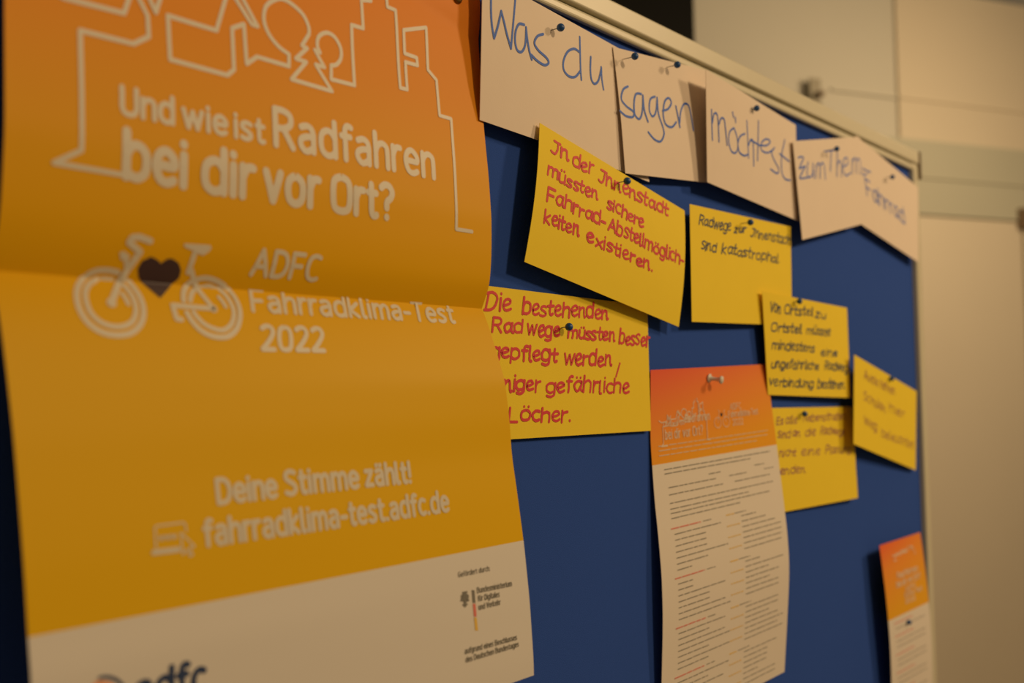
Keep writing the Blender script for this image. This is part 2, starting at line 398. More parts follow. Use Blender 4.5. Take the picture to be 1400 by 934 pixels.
# stroke alphabet: cap height 1, x-height .72.  'S' strokes are smoothed, 'L' strokes are straight
def S(*p): return catmull(list(p), 4)
def L(*p): return list(p)
bowl = lambda x0, x1, y0=0, y1=.72: S(((x0 + x1) / 2, y1), (x0 + .05, y1 - .12), (x0, (y0 + y1) / 2), (x0 + .05, y0 + .1), ((x0 + x1) / 2, y0), (x1 - .05, y0 + .1), (x1, (y0 + y1) / 2), (x1 - .05, y1 - .12), ((x0 + x1) / 2, y1))
arch = S((0, .45), (.08, .64), (.22, .72), (.35, .64), (.38, .48), (.38, 0))
G_ = {
 'a': (.40, [S((.05, .66), (.2, .72), (.33, .66), (.38, .5), (.38, .3), (.38, 0)), S((.38, .42), (.2, .41), (.04, .32), (.02, .16), (.12, .01), (.24, .01), (.38, .13))]),
 'b': (.42, [L((0, 1), (0, 0)), S((0, .5), (.1, .68), (.24, .72), (.38, .6), (.42, .36), (.38, .12), (.24, 0), (.1, .03), (0, .12))]),
 'c': (.34, [S((.34, .66), (.22, .72), (.08, .64), (0, .36), (.08, .08), (.22, 0), (.34, .06))]),
 'd': (.42, [L((.42, 1), (.42, 0)), S((.42, .5), (.32, .68), (.18, .72), (.04, .6), (0, .36), (.04, .12), (.18, 0), (.32, .03), (.42, .14))]),
 'e': (.40, [S((.02, .38), (.2, .38), (.39, .38), (.38, .56), (.22, .72), (.06, .62), (0, .36), (.08, .08), (.24, 0), (.38, .07))]),
 'f': (.26, [S((.30, .97), (.20, 1), (.12, .9), (.11, .7), (.11, .3), (.11, 0)), L((0, .68), (.26, .68))]),
 'g': (.42, [S((.42, .5), (.32, .68), (.18, .72), (.04, .6), (0, .36), (.04, .12), (.18, .02), (.32, .05), (.42, .16)), S((.42, .72), (.42, .3), (.42, -.08), (.34, -.24), (.2, -.28), (.05, -.22))]),
 'h': (.38, [L((0, 1), (0, 0)), arch]),
 'i': (.02, [L((.01, .70), (.01, 0)), L((.01, .95), (.01, .96))]),
 'j': (.06, [S((.06, .7), (.06, 0), (.02, -.2), (-.08, -.26)), L((.06, .95), (.06, .96))]),
 'k': (.36, [L((0, 1), (0, 0)), L((.34, .70), (.02, .34), (.36, 0))]),
 'l': (.10, [S((0, 1), (0, .5), (.01, .1), (.06, 0), (.12, .01))]),
 'm': (.64, [L((0, .72), (0, 0)), S((0, .5), (.08, .66), (.19, .72), (.29, .64), (.32, .48), (.32, 0)), S((.32, .5), (.40, .66), (.51, .72), (.61, .64), (.64, .48), (.64, 0))]),
 'n': (.38, [L((0, .72), (0, 0)), arch]),
 'o': (.42, [bowl(0, .42)]),
 'p': (.42, [L((0, .72), (0, -.28)), S((0, .5), (.1, .68), (.24, .72), (.38, .6), (.42, .36), (.38, .12), (.24, 0), (.1, .03), (0, .14))]),
 'r': (.22, [L((0, .72), (0, 0)), S((0, .45), (.06, .62), (.14, .71), (.24, .71))]),
 's': (.32, [S((.31, .66), (.18, .72), (.04, .66), (.02, .50), (.16, .38), (.30, .24), (.29, .08), (.14, 0), (0, .06))]),
 't': (.24, [S((.09, .94), (.09, .5), (.10, .12), (.17, 0), (.26, .03)), L((0, .69), (.25, .69))]),
 'u': (.38, [S((0, .72), (0, .4), (.02, .12), (.14, 0), (.28, .06), (.38, .22)), L((.38, .72), (.38, 0))]),
 'v': (.38, [L((0, .72), (.19, 0), (.38, .72))]),
 'w': (.60, [L((0, .72), (.15, 0), (.30, .66), (.45, 0), (.60, .72))]),
 'x': (.36, [L((0, .72), (.36, 0)), L((.36, .72), (0, 0))]),
 'z': (.34, [L((.02, .70), (.34, .70), (0, .01), (.35, .01))]),
 'ß': (.42, [S((0, 0), (0, .7), (.1, .97), (.24, .98), (.34, .84), (.28, .66), (.2, .56), (.34, .4), (.4, .2), (.3, .02), (.14, .02))]),
 'A': (.54, [L((0, 0), (.27, 1), (.54, 0)), L((.10, .34), (.44, .34))]),
 'B': (.46, [L((0, 0), (0, 1)), S((0, 1), (.25, .99), (.40, .88), (.38, .64), (.24, .54), (0, .53)), S((.24, .54), (.42, .46), (.46, .25), (.38, .06), (.2, 0), (0, 0))]),
 'C': (.44, [S((.44, .94), (.28, 1), (.08, .88), (0, .5), (.08, .12), (.28, 0), (.44, .06))]),
 'D': (.50, [L((0, 0), (0, 1)), S((0, 1), (.25, .99), (.42, .85), (.50, .5), (.42, .15), (.25, .01), (0, 0))]),
 'E': (.40, [L((.40, 1), (0, 1), (0, 0), (.40, 0)), L((0, .52), (.36, .52))]),
 'F': (.40, [L((.40, 1), (0, 1), (0, 0)), L((0, .50), (.34, .50))]),
 'G': (.50, [S((.46, .94), (.28, 1), (.08, .88), (0, .5), (.08, .12), (.28, 0), (.48, .08)), L((.48, .08), (.48, .46), (.30, .46))]),
 'I': (.02, [L((.01, 0), (.01, 1))]),
 'K': (.46, [L((0, 0), (0, 1)), L((.44, 1), (.03, .5), (.46, 0))]),
 'L': (.38, [L((0, 1), (0, 0), (.38, 0))]),
 'N': (.50, [L((0, 0), (0, 1), (.50, 0), (.50, 1))]),
 'O': (.54, [bowl(0, .54, 0, 1)]),
 'P': (.44, [L((0, 0), (0, 1)), S((0, 1), (.26, .99), (.42, .88), (.42, .62), (.26, .48), (0, .47))]),
 'R': (.46, [L((0, 0), (0, 1)), S((0, 1), (.24, .99), (.41, .88), (.41, .64), (.24, .50), (0, .49)), L((.22, .49), (.46, 0))]),
 'S': (.42, [S((.40, .93), (.24, 1), (.06, .93), (.02, .72), (.16, .56), (.34, .42), (.42, .22), (.32, .04), (.16, 0), (0, .07))]),
 'T': (.46, [L((0, 1), (.46, 1)), L((.23, 1), (.23, 0))]),
 'U': (.46, [S((0, 1), (0, .6), (0, .25), (.08, .05), (.23, 0), (.38, .05), (.46, .25), (.46, .6), (.46, 1))]),
 'V': (.50, [L((0, 1), (.25, 0), (.50, 1))]),
 'W': (.76, [L((0, 1), (.18, 0), (.38, .9), (.58, 0), (.76, 1))]),
 '0': (.44, [bowl(0, .44, 0, 1)]),
 '2': (.42, [S((.01, .90), (.14, 1), (.30, .98), (.40, .80), (.34, .56), (.16, .24), (.0, .02)), L((0, .01), (.42, .01))]),
 '-': (.24, [L((0, .38), (.24, .38))]), '.': (.02, [L((.01, .01), (.01, .02))]), ',': (.08, [L((.06, .06), (.0, -.14))]),
 ':': (.02, [L((.01, .01), (.01, .02)), L((.01, .6), (.01, .61))]),
 '!': (.02, [L((.01, 1), (.01, .30)), L((.01, .01), (.01, .02))]),
 '?': (.38, [S((0, .90), (.12, 1), (.28, .98), (.38, .80), (.32, .62), (.19, .48), (.18, .30)), L((.18, .01), (.18, .02))]),
 ' ': (.14, []),
}
DOTS = lambda w_, y=.95: [L((w_ * .25, y), (w_ * .25, y + .01)), L((w_ * .75, y), (w_ * .75, y + .01))]
for u_, b_ in (('ä', 'a'), ('ö', 'o'), ('ü', 'u')): G_[u_] = (G_[b_][0], G_[b_][1] + DOTS(G_[b_][0]))
HD = {
 'a': (.40, [S((.36, .62), (.2, .72), (.04, .56), (.0, .3), (.1, .04), (.24, .08), (.34, .3), (.38, .68)), S((.38, .7), (.36, .3), (.40, .06), (.48, .04))]),
 'e': (.36, [S((.02, .30), (.2, .38), (.34, .52), (.26, .70), (.1, .66), (0, .4), (.06, .1), (.2, 0), (.38, .12))]),
 'n': (.38, [L((0, .70), (.02, 0)), S((.02, .42), (.14, .66), (.28, .64), (.32, .3), (.36, 0), (.42, .04))]),
 'r': (.26, [L((.02, .72), (.03, 0)), S((.03, .40), (.12, .62), (.28, .66))]),
 'I': (.34, [S((.06, 1), (.24, .98), (.40, .96)), S((.30, .97), (.28, .5), (.22, .1), (.1, .0), (-.04, .12))]),
 't': (.26, [S((.12, 1), (.10, .5), (.11, .1), (.2, 0), (.28, .06)), L((-.04, .62), (.30, .66))]),
 'D': (.50, [L((.08, .96), (.0, .02)), S((-.02, .94), (.25, .99), (.46, .80), (.50, .5), (.36, .15), (.18, .01), (-.06, .02))]),
}
HD['ä'] = (.40, HD['a'][1] + DOTS(.4)); HD['ö'] = (.42, G_['o'][1] + DOTS(.42)); HD['ü'] = (.38, G_['u'][1] + DOTS(.38, .98))
def layout(txt, hand=None):
    x = 0; out = []; gap = .20 if not hand else .13
    for ch in txt:
        w_, st = (HD if hand and ch in HD else G_)[ch]
        out.append([[(x + a, b) for a, b in s_] for s_ in st]); x += w_ + gap
    return out, max(x - gap, .05)
def Zm(ox, oy, sc_, pts): return [(ox + a / sc_, oy + b / sc_) for a, b in pts]

random.seed(4)
PARENT_AT = lambda sh: sh.at(.5, 1.0)
def paper(name, sh, m, label, cat, group=None, part='sheet'):
    e = empty(name, PARENT_AT(sh), label, cat, group); sh.build(part, m, e); return e

# ------------------------------------------------------------------ large poster
XR = .3835; XL = -.0085
rightE = [(648, -40), (649.5, 0), (653, 40), (655.5, 80), (657.5, 130), (663, 190), (668, 240), (672, 300), (672, 350), (670, 390), (662, 421), (676, 471), (690, 519), (696.6, 574), (699.5, 620), (708, 680), (716.5, 745), (724, 820), (729.5, 903)]
leftE = [(6, -200), (6, 0), (7, 170), (3, 290), (0, 340), (-1, 378), (1, 413), (9, 500), (19, 600), (27, 700), (33, 780), (39, 883), (43, 934)]
TB = -.2845
zs = np.concatenate([np.linspace(TB, .002, 70), np.linspace(.002, .276, 70)[1:]])
ps = edge_sheet(leftE, rightE, XL, XR, zs, n=48, breaks=(69,), sm=.06, dent=(.002, .008, .022))
ps.creases = (69,)
for i, z in enumerate(zs):
    t_ = min(1, max(0, (z - .17) / .08)); t_ = t_ * t_ * (3 - 2 * t_)
    for j in range(ps.m + 1):
        y = -ps.P[i, j, 1] - .0028 * math.exp(-abs(z - .002) / .013); ps.P[i, j, 1] = -max(y, .0015, .0095 * t_)
pz = paper('poster', ps, M['poster'], 'big orange and yellow bicycle survey poster with a horizontal fold, left side of the board', 'poster')
vB = ps.inv(718, 744)[1]; vB2 = ps.inv(60, 879)[1]; print('poster band v', vB, vB2, 'fold v', 69 / 138)
def white(): return Ink(ps, .00022)
k = white(); LWD = .0030
a = lambda *p: Zm(60, 0, 4.667, p); b = lambda *p: Zm(330, 0, 4.242, p); c1 = lambda *p: Zm(0, 0, 2.92, p); c2 = lambda *p: Zm(330, 0, 2.92, p)
sky = [
 a((-60, -160), (120, -15), (510, 85), (560, -60), (540, -180)),
 a((560, -160), (600, -20), (660, 100), (668, 235), (570, 280), (230, 195), (240, 600)) + c1((325, 600), (215, 650), (500, 700)),
 a((650, -60), (712, 80), (755, -60)),
 a((1180, -80), (1100, 195), (790, 100), (805, 380), (1170, 480), (1212, 445), (1200, 180), (1275, 155)) + b((30, 370), (90, 330), (275, 385), (275, 315)) + catmull(b((275, 315), (215, 270), (160, 200), (130, 120), (140, 40), (190, 0), (240, -5), (300, 30), (360, 90), (390, 160), (390, 200)), 3)
   + b((350, 265), (380, 280), (315, 340), (375, 360), (290, 460), (525, 530), (430, 375), (480, 390), (425, 290), (455, 305)) + catmull(b((440, 270), (440, 235), (455, 205), (495, 190), (540, 215), (575, 280), (575, 340), (550, 375), (520, 380)), 3)
   + b((520, 460), (655, 495), (638, 145), (705, 165), (695, 0), (750, 5), (748, -60)),
 a((1190, -60), (1325, 155), (1362, 168), (1240, -60)),
 b((836, -60), (845, 40), (893, 60), (920, 510), (960, 520), (950, 360), (1020, 380), (1015, 335), (945, 310), (940, 175), (1070, 160), (1080, 405), (1130, 465), (1148, 670), (1215, 690)) + c2((857, 915), (920, 925)),
]
for s_ in sky: k.px(s_, LWD)
k.build('skyline_print', M['white_print'], pz, 'pale outline drawing of houses and trees')
sky_ab = []
for s_ in sky:
    g = (.5, .5); o_ = []
    for p in s_: g = ps.inv(*p, *g); o_.append(g)
    sky_ab.append(o_)
k = white()
T = lambda t, p0, p1, h, wd: k.text(t, p0, p1, (p0[0], p0[1] - h), wd, upright=True)
T('Und', (167, 155), (236, 169), 36, .0033); T('wie', (251, 173), (309, 184), 33, .0033); T('ist', (322, 187), (360, 195), 31, .0033)
T('Radfahren', (377, 198), (593, 243), 49, .0046)
T('bei', (172, 241), (251, 254), 62, .0056); T('dir', (279, 259), (344, 270), 58, .0056); T('vor', (363, 273), (434, 283), 54, .0054); T('Ort?', (455, 287), (536, 299), 47, .0052)
k.build('headline_print', M['white_print'], pz)
k = white()
I_ = lambda t, p0, p1, top, wd: k.text(t, p0, p1, top, wd)
I_('ADFC', (343, 375), (431, 383), (351, 341), .0032)
I_('Fahrradklima-Test', (346, 425), (621, 441), (342, 397), .0030)
I_('2022', (359, 478), (443, 480), (357, 446), .0033)
k.build('title_print', M['white_print'], pz)
k = white()
T('Deine', (299, 688), (378, 679), 32, .0031); T('Stimme', (392, 676), (490, 666), 31, .0031); T('zählt!', (501, 664), (561, 659), 28, .0031)
T('fahrradklima-test.adfc.de', (281, 746), (613, 698), 34, .0030)
k.build('web_address_print', M['white_print'], pz)
k = white(); z8 = lambda *p: Zm(190, 700, 9.333, p)
k.px(z8((215, 465), (200, 200), (225, 180), (560, 135), (590, 160), (600, 245)), .0010)
k.px(z8((180, 525), (505, 487)), .0024); k.px(z8((175, 500), (510, 455)), .0012)
k.px(z8((530, 265), (710, 440), (645, 452), (685, 550), (650, 565), (608, 480), (555, 545), (530, 265)), .0010)
k.text('www', z8((255, 365))[0], z8((472, 340))[0], z8((255, 290))[0], .0008)
k.build('laptop_icon', M['white_print'], pz, 'small pale laptop and arrow icon')
# bicycle
k = white(); zb_ = lambda *p: Zm(90, 310, 5.385, p); BW = .0035
for pts in [((380, 335), (310, 320), (220, 325), (140, 370), (90, 440), (80, 520), (105, 620), (170, 715), (270, 780), (390, 800), (490, 778), (555, 710), (572, 620), (550, 530), (500, 450), (440, 385)),
            ((335, 385), (260, 380), (190, 410), (150, 460), (145, 530), (180, 630), (250, 700), (340, 735), (430, 732), (495, 690), (515, 610), (495, 530), (450, 460), (405, 420)),
            ((865, 545), (868, 480), (900, 420), (960, 388), (1040, 378), (1130, 410), (1210, 480), (1262, 560), (1282, 650), (1258, 750), (1190, 810), (1090, 810), (1000, 770), (930, 700), (890, 635)),
            ((915, 545), (928, 490), (970, 450), (1060, 433), (1150, 480), (1212, 560), (1237, 640), (1217, 720), (1160, 762), (1090, 752), (1020, 718), (970, 670), (940, 630))]:
    k.px(zb_(*pts), BW if pts[0][0] in (380, 865) else BW * .9, smooth=True)
for pts in [((415, 495), (440, 530), (460, 570)), ((1125, 520), (1155, 555), (1175, 590))]: k.px(zb_(*pts), .0028)
k.px(zb_((335, 560), (390, 410), (450, 320), (545, 185), (465, 115), (490, 80), (540, 75), (620, 105)), .0040)
k.px(zb_((445, 240), (447, 320)), .003); k.px(zb_((950, 190), (900, 335)), .0034)
k.px(zb_((922, 320), (950, 420), (985, 480), (1085, 605), (785, 580), (815, 680), (850, 685)), .0034)
k.disc(ps.inv(*zb_((335, 562))[0]), .0030, 12); k.disc(ps.inv(*zb_((1085, 605))[0]), .0028, 12)
k.fill(zb_((392, 180), (430, 180), (472, 215), (455, 250), (402, 245)), 6)
k.fill(zb_((868, 125), (880, 118), (1060, 135), (1072, 155), (1055, 182), (1010, 212), (975, 208), (955, 185), (870, 150)), 8)
k.build('bicycle_print', M['white_print'], pz, 'pale bicycle drawing without a frame tube')
k = Ink(ps, .0003)
k.fill(zb_((700, 268), (665, 236), (620, 225), (562, 248), (528, 308), (535, 370), (590, 440), (695, 527), (760, 452), (832, 380), (848, 322), (830, 265), (780, 236), (735, 242)), 28)
k.build('heart_print', M['heart'], pz, 'dark heart between the bicycle wheels')
zf = lambda *p: Zm(600, 760, 5.836, p)
k = Ink(ps, .00022)
def tf(t, p0, p1, h, wd=.0011):
    q0, q1 = zf(p0)[0], zf(p1)[0]; k.text(t, q0, q1, (q0[0] - .3, q0[1] - h), wd)
tf('Gefördert durch:', (155, 170), (405, 118), 6.6, .0006); tf('Bundesministerium', (305, 297), (580, 240), 7.2, .0007); tf('für Digitales', (312, 362), (482, 325), 7, .0007); tf('und Verkehr', (318, 430), (490, 388), 7, .0007)
tf('aufgrund eines Beschlusses', (208, 782), (620, 668), 7, .0007); tf('des Deutschen Bundestages', (215, 850), (635, 722), 7, .0007)
k.build('sponsor_print', M['black_print'], pz, 'small grey sponsor lines', True); k = Ink(ps, .00022)
k.px(zf((185, 325), (205, 312), (228, 325)), .003); k.px(zf((205, 300), (208, 395)), .0028)
for dx in (-32, -22, -10, 10, 22, 32): k.px(zf((206 + dx * .5, 325), (206 + dx, 350 + 20 - abs(dx) * .4)), .0010)
k.px(zf((190, 295), (222, 290)), .0014); k.px(zf((192, 392), (224, 388)), .0012)
k.build('eagle_emblem', M['black_print'], pz, 'small dark eagle')
for nm, q, mm in (('flag_bar', ((260, 273), (283, 270), (291, 377), (269, 382)), M['black_print']), ('flag_bar', ((269, 383), (291, 378), (300, 486), (279, 491)), M['red_print']), ('flag_bar', ((279, 492), (300, 487), (312, 597), (289, 602)), M['gold_print'])):
    k = Ink(ps, .00022); k.fill(zf(*q), 16); k.build(nm, mm, pz, {'grey_print': 'dark grey bar', 'red_print': 'red bar', 'gold_print': 'gold bar'}[mm.name])
k = Ink(ps, .00022); k.text('adfc', (187, 967), (279, 944), (187, 923), .0036); k.px([(136, 927), (146, 925.5), (158, 929), (168, 938), (174, 952)], .0018, True)
k.build('club_name_print', M['navy_print'], pz, 'navy lower case club name')
k = Ink(ps, .00022); k.fill([(118, 948), (124, 937), (133, 931), (144, 930), (154, 935), (162, 946), (164, 960), (118, 966)], 8); k.build('club_wheel_print', M['orange_print'], pz, 'orange wheel mark')

# ------------------------------------------------------------------ white title cards
GT = 'cream title cards along the top of the board'; 
c_was = quad_sheet((656, 164, 1.3), (888, 249, .9), (846, 66, .5), (660, -37, 2.4), bulge=lambda x, y: .25 * math.sin(math.pi * x) * (1 - y))
c_sag = quad_sheet((855, 237, 1.6), (969, 250, .9), (968, 97, 1.1), (838, 64, .75), bulge=lambda x, y: .12 * math.sin(math.pi * y))
c_moe = quad_sheet((967, 249, 2.0), (1091, 302, 1.2), (1088, 171, 1.1), (965, 95, 3.2))
c_zum = quad_sheet((1097, 328, 2.0), (1177, 307, 1.7), (1175, 187, 1.6), (1084, 193, 1.7))
c_fah = quad_sheet((1172, 303, 1.3), (1256, 359, 1.3), (1255, 256, 1.1), (1170, 185, 1.2))
def stroke_card(sh, name, label, ink, wd, groups, words=(), cat='card', mat_='card', group=None, inkname='handwriting', iw=None):
    e = paper(name, sh, M[mat_], label, cat, group); k = Ink(sh, .00025)
    for gi, (tr_, sts) in enumerate(groups):
        if gi: k.build(inkname, M[ink], e); k = Ink(sh, .00025)
        for st in sts: k.px(tr_(*st), wd, smooth=len(st) > 2)
    for w_ in words:
        txt, p0, p1, top = w_[:4]; k.text(txt, p0, p1, top, iw or wd, hand=True, jit=.13)
    k.build(inkname, M[ink], e, stuff=(sh is globals().get('c6'))); return e
za = lambda *p: Zm(640, 0, 3.594, p)
stroke_card(c_was, 'title_card', 'large cream card reading Was du in blue marker, leftmost of the title cards', 'blue_ink', .0024, [(za, [
  ((112, -20), (112, 60), (117, 130), (127, 188)), ((127, 188), (145, 130), (162, 55)), ((162, 55), (176, 110), (190, 170), (210, 238)), ((210, 238), (220, 130), (232, -10)),
  ((275, 122), (250, 118), (234, 150), (230, 200), (240, 245), (262, 255), (280, 220), (284, 150)), ((284, 135), (290, 190), (300, 250), (312, 292)),
  ((368, 168), (340, 178), (325, 212), (345, 248), (383, 283), (395, 308), (375, 320), (340, 300), (310, 270))]), (za, [
  ((548, 182), (550, 260), (552, 340), (556, 392)), ((545, 255), (520, 240), (488, 255), (468, 300), (470, 345), (495, 375), (525, 378), (550, 350)),
  ((602, 280), (600, 340), (605, 390), (620, 412), (640, 395), (654, 335)), ((654, 330), (657, 390), (665, 440))])], group=GT)
stroke_card(c_sag, 'title_card', 'cream card reading sagen in blue marker, second from the left at the top', 'blue_ink', .0024, [(za, [
  ((785, 425), (762, 440), (752, 485), (775, 520), (812, 550), (808, 575), (775, 570), (745, 545)), ((850, 462), (825, 462), (815, 500), (818, 560), (840, 585), (855, 550), (858, 470)), ((858, 470), (865, 540), (883, 598)),
  ((918, 475), (895, 488), (890, 540), (905, 572), (922, 550), (928, 480)), ((928, 480), (935, 560), (955, 620), (962, 660), (945, 695), (915, 685), (885, 650)),
  ((955, 545), (982, 535), (998, 505), (985, 482), (965, 500), (958, 560), (970, 610), (1000, 625), (1022, 600)),
  ((1020, 522), (1030, 570), (1040, 625)), ((1040, 600), (1044, 550), (1060, 512), (1082, 518), (1094, 565), (1106, 640))])], group=GT)
zm = lambda *p: Zm(955, 90, 4.246, p)
stroke_card(c_moe, 'title_card', 'cream card reading möchtest in blue marker, curling off the middle of the top rail', 'blue_ink', .0022, [(zm, [
  ((75, 255), (77, 340), (80, 430)), ((80, 330), (88, 282), (102, 276), (112, 310), (118, 440)), ((118, 340), (130, 305), (148, 312), (156, 370), (165, 460)),
  ((205, 360), (180, 385), (175, 440), (190, 495), (215, 505), (228, 470), (222, 410), (205, 360)), ((197, 270), (203, 298)), ((213, 300), (215, 328)),
  ((268, 395), (242, 408), (228, 450), (236, 500), (265, 522), (288, 512)), ((280, 320), (285, 420), (290, 535)), ((290, 460), (303, 430), (316, 445), (320, 580)),
  ((347, 320), (345, 430), (342, 550)), ((300, 430), (360, 465)), ((362, 462), (395, 462), (416, 440), (392, 425), (364, 450), (366, 490), (400, 505), (435, 485)),
  ((440, 475), (424, 505), (440, 550), (465, 600), (455, 625), (418, 600)), ((500, 430), (482, 520), (482, 610), (500, 655), (532, 665)), ((470, 510), (525, 555))])], group=GT)
e_f = paper('title_card', c_fah, M['card'], 'cream card reading Fahrrad in blue marker, rightmost of the title cards', 'card', GT)
zt = lambda *p: Zm(1080, 180, 5.189, p)
k = Ink(c_fah, .00025); q = zt((548, 455), (815, 655), (530, 330)); k.text('Fahrrad', q[0], q[1], q[2], .0024, hand=True, jit=.05); k.px(zt((515, 262), (540, 276), (572, 288)), .0022); k.px(zt((512, 288), (520, 312), (545, 300)), .0022); k.build('handwriting', M['blue_ink'], e_f)
stroke_card(c_zum, 'title_card', 'cream card reading zum Thema in blue marker, right of the möchtest card', 'blue_ink', .0022, [(zt, [
  ((58, 185), (80, 178), (95, 188), (80, 225), (65, 262)), ((65, 262), (108, 245)), ((108, 245), (80, 300), (72, 332), (140, 322)),
  ((128, 215), (120, 290), (135, 325), (160, 300), (163, 225)), ((163, 225), (168, 330)), ((182, 330), (186, 240)), ((186, 250), (200, 222), (212, 250), (212, 330)), ((212, 250), (228, 220), (243, 250), (250, 340)),
  ((245, 140), (345, 128)), ((292, 140), (286, 280)), ((335, 150), (332, 320)), ((332, 250), (350, 205), (364, 240), (364, 320)),
  ((380, 250), (410, 225), (402, 185), (382, 200), (375, 270), (398, 312), (428, 292)), ((440, 300), (442, 195)), ((442, 215), (458, 185), (470, 215), (470, 295)), ((470, 215), (484, 190), (498, 215), (498, 300))])], group=GT)

# ------------------------------------------------------------------ yellow cards
GY = 'yellow comment cards on the board'
y3 = lambda p: Zm(735, 175, 4.448, [p])[0]; y4 = lambda p: Zm(655, 390, 4.446, [p])[0]; y5 = lambda p: Zm(940, 270, 9.333, [p])[0]
y6 = lambda p: Zm(1035, 395, 6.03, [p])[0]; y7 = lambda p: Zm(1050, 550, 6.226, [p])[0]; y8 = lambda p: Zm(1160, 480, 5.49, [p])[0]
def words(f, L_, h, lean=.1):
    return [(t, f(p0), f(p1), f((p0[0] + lean * (hh[0] if hh else h), p0[1] - (hh[0] if hh else h)))) for t, p0, p1, *hh in L_]
c = quad_sheet((645, 604, .5), (890, 589, .5), (885, 418, .4), (652, 389, .4))
stroke_card(c, 'comment_card', 'yellow card with five red marker lines, tucked under the right edge of the big poster', 'red_ink', .0026, [], words(y4, [
  ('Die', (42, 152), (188, 158), 100), ('bestehenden', (262, 174), (780, 206)), ('Rad', (82, 278), (258, 290)), ('wege', (292, 300), (482, 315)), ('müssten', (540, 320), (820, 338), 75), ('besser', (852, 358), (1030, 368), 80),
  ('gepflegt', (66, 440), (470, 465)), ('werden', (512, 480), (800, 490)), ('weniger', (10, 638), (366, 645)), ('gefährliche', (408, 648), (908, 656)), ('Löcher.', (182, 826), (550, 828))], 92) , mat_='yellow', group=GY)
k = Ink(c, .00025); k.px([y4((855, 475)), y4((832, 555))], .0021); k.build('comma', M['red_ink'], bpy.data.objects['comment_card'])
c = quad_sheet((717, 358, 1.8), (928, 447, 1.4), (936, 288, 1.3), (738, 168, 1.8), bulge=lambda x, y: .35 * math.sin(math.pi * y))
stroke_card(c, 'comment_card', 'tilted yellow card with four red marker lines under the Was du card', 'red_ink', .0026, [], words(y3, [
  ('In', (82, 150), (178, 200)), ('der', (212, 228), (335, 283), 78), ('Innenstadt', (370, 325), (790, 535)), ('müssten', (62, 288), (360, 438), 70), ('sichere', (425, 490), (642, 606), 70),
  ('Fahrrad-', (55, 440), (410, 605)), ('Abstellmöglich-', (430, 622), (884, 838), 74), ('keiten', (42, 570), (245, 652)), ('existieren.', (300, 690), (692, 872), 70)], 78, .12), mat_='yellow', group=GY)
c = quad_sheet((946, 440, 1.6), (1083, 445, .6), (1081, 310, .6), (943, 279, 1.6))
stroke_card(c, 'comment_card', 'yellow card with two dark marker lines at its top, below the möchtest card', 'dark_ink', .0018, [], words(y5, [
  ('Radwege', (145, 345), (545, 432)), ('zur', (595, 443), (740, 455), 95), ('Innenstadt', (805, 495), (1300, 605), 115), ('sind', (170, 660), (355, 692)), ('katastrophal.', (435, 705), (1165, 835))], 125, .15), mat_='yellow', group=GY)
c4 = quad_sheet((1050, 540, .9), (1163, 544, 1.4), (1158, 421, .9), (1042, 398, 1.5))
stroke_card(c4, 'comment_card', 'yellow card filled with five dark marker lines, at the top right corner of the flyer', 'dark_ink', .0020, [], words(y6, [
  ('Von', (105, 190), (190, 200), 85), ('Ortsteil', (222, 205), (460, 226)), ('zu', (482, 236), (560, 246), 60), ('Ortsteil', (115, 350), (365, 366)), ('müsste', (410, 370), (600, 388), 65), ('mindestens', (122, 495), (470, 522)), ('eine', (527, 550), (660, 553), 60),
  ('ungefährliche', (118, 650), (505, 667)), ('Radweg-', (557, 663), (765, 682)), ('verbindung', (98, 795), (460, 815)), ('bestehen.', (495, 820), (722, 822))], 72, .12), mat_='yellow', group=GY)
c5 = quad_sheet((1062, 702, .5), (1173, 681, 1.0), (1165, 556, .5), (1045, 558, .5))
stroke_card(c5, 'comment_card', 'yellow card with faint violet writing, right beside the printed flyer and below the dark-lettered card', 'faint_ink', .0014, [], words(y7, [
  ('Es', (72, 190), (125, 186)), ('alle', (150, 182), (245, 176)), ('Nebenstraßen', (300, 165), (655, 148)), ('sind', (82, 305), (185, 300)), ('an', (205, 295), (270, 290)), ('die', (315, 288), (400, 284)), ('Radwege', (445, 275), (650, 277)),
  ('nicht', (95, 462), (235, 455)), ('eine', (285, 450), (440, 446)), ('Planung', (490, 440), (700, 424)), ('enden.', (100, 618), (320, 600))], 66, .1), mat_='yellow', group=GY)
c6 = quad_sheet((1167, 607, 2.2), (1252, 643, .7), (1253, 535, .7), (1168, 485, 2.2))
stroke_card(c6, 'comment_card', 'slanted yellow card with faint violet writing next to the right frame of the board', 'faint_ink', .0014, [], words(y8, [
  ('Autos', (118, 205), (220, 265)), ('fahren', (235, 280), (345, 330)), ('Schulen', (115, 365), (275, 460)), ('hier', (310, 460), (420, 505)), ('Weg', (118, 545), (210, 600)), ('beleuchtet', (250, 640), (490, 735))], 66, .0), mat_='yellow', group=GY)

# ------------------------------------------------------------------ printed flyer in the middle
XLf = float(on_board(889.5, 506, .004)[0]); XRf = float(on_board(1047, 498, .004)[0])
Lf = [(889.5, 506), (889.5, 560), (889, 600), (892, 640), (895.5, 690), (900, 730), (905, 789), (906.6, 847), (905.5, 900), (904, 960)]
Rf = [(1047, 498), (1052, 540), (1061, 609), (1066, 650), (1071, 690), (1077, 740), (1079.5, 780), (1079, 810), (1076, 870), (1072.5, 934), (1070, 960)]
zt_ = float(on_x(889.5, 506, XLf)[2]) - H0
zs = np.linspace(zt_ - .36, zt_, 41)
fs_ = edge_sheet(Lf, Rf, XLf, XRf, zs, n=14, sm=.05)
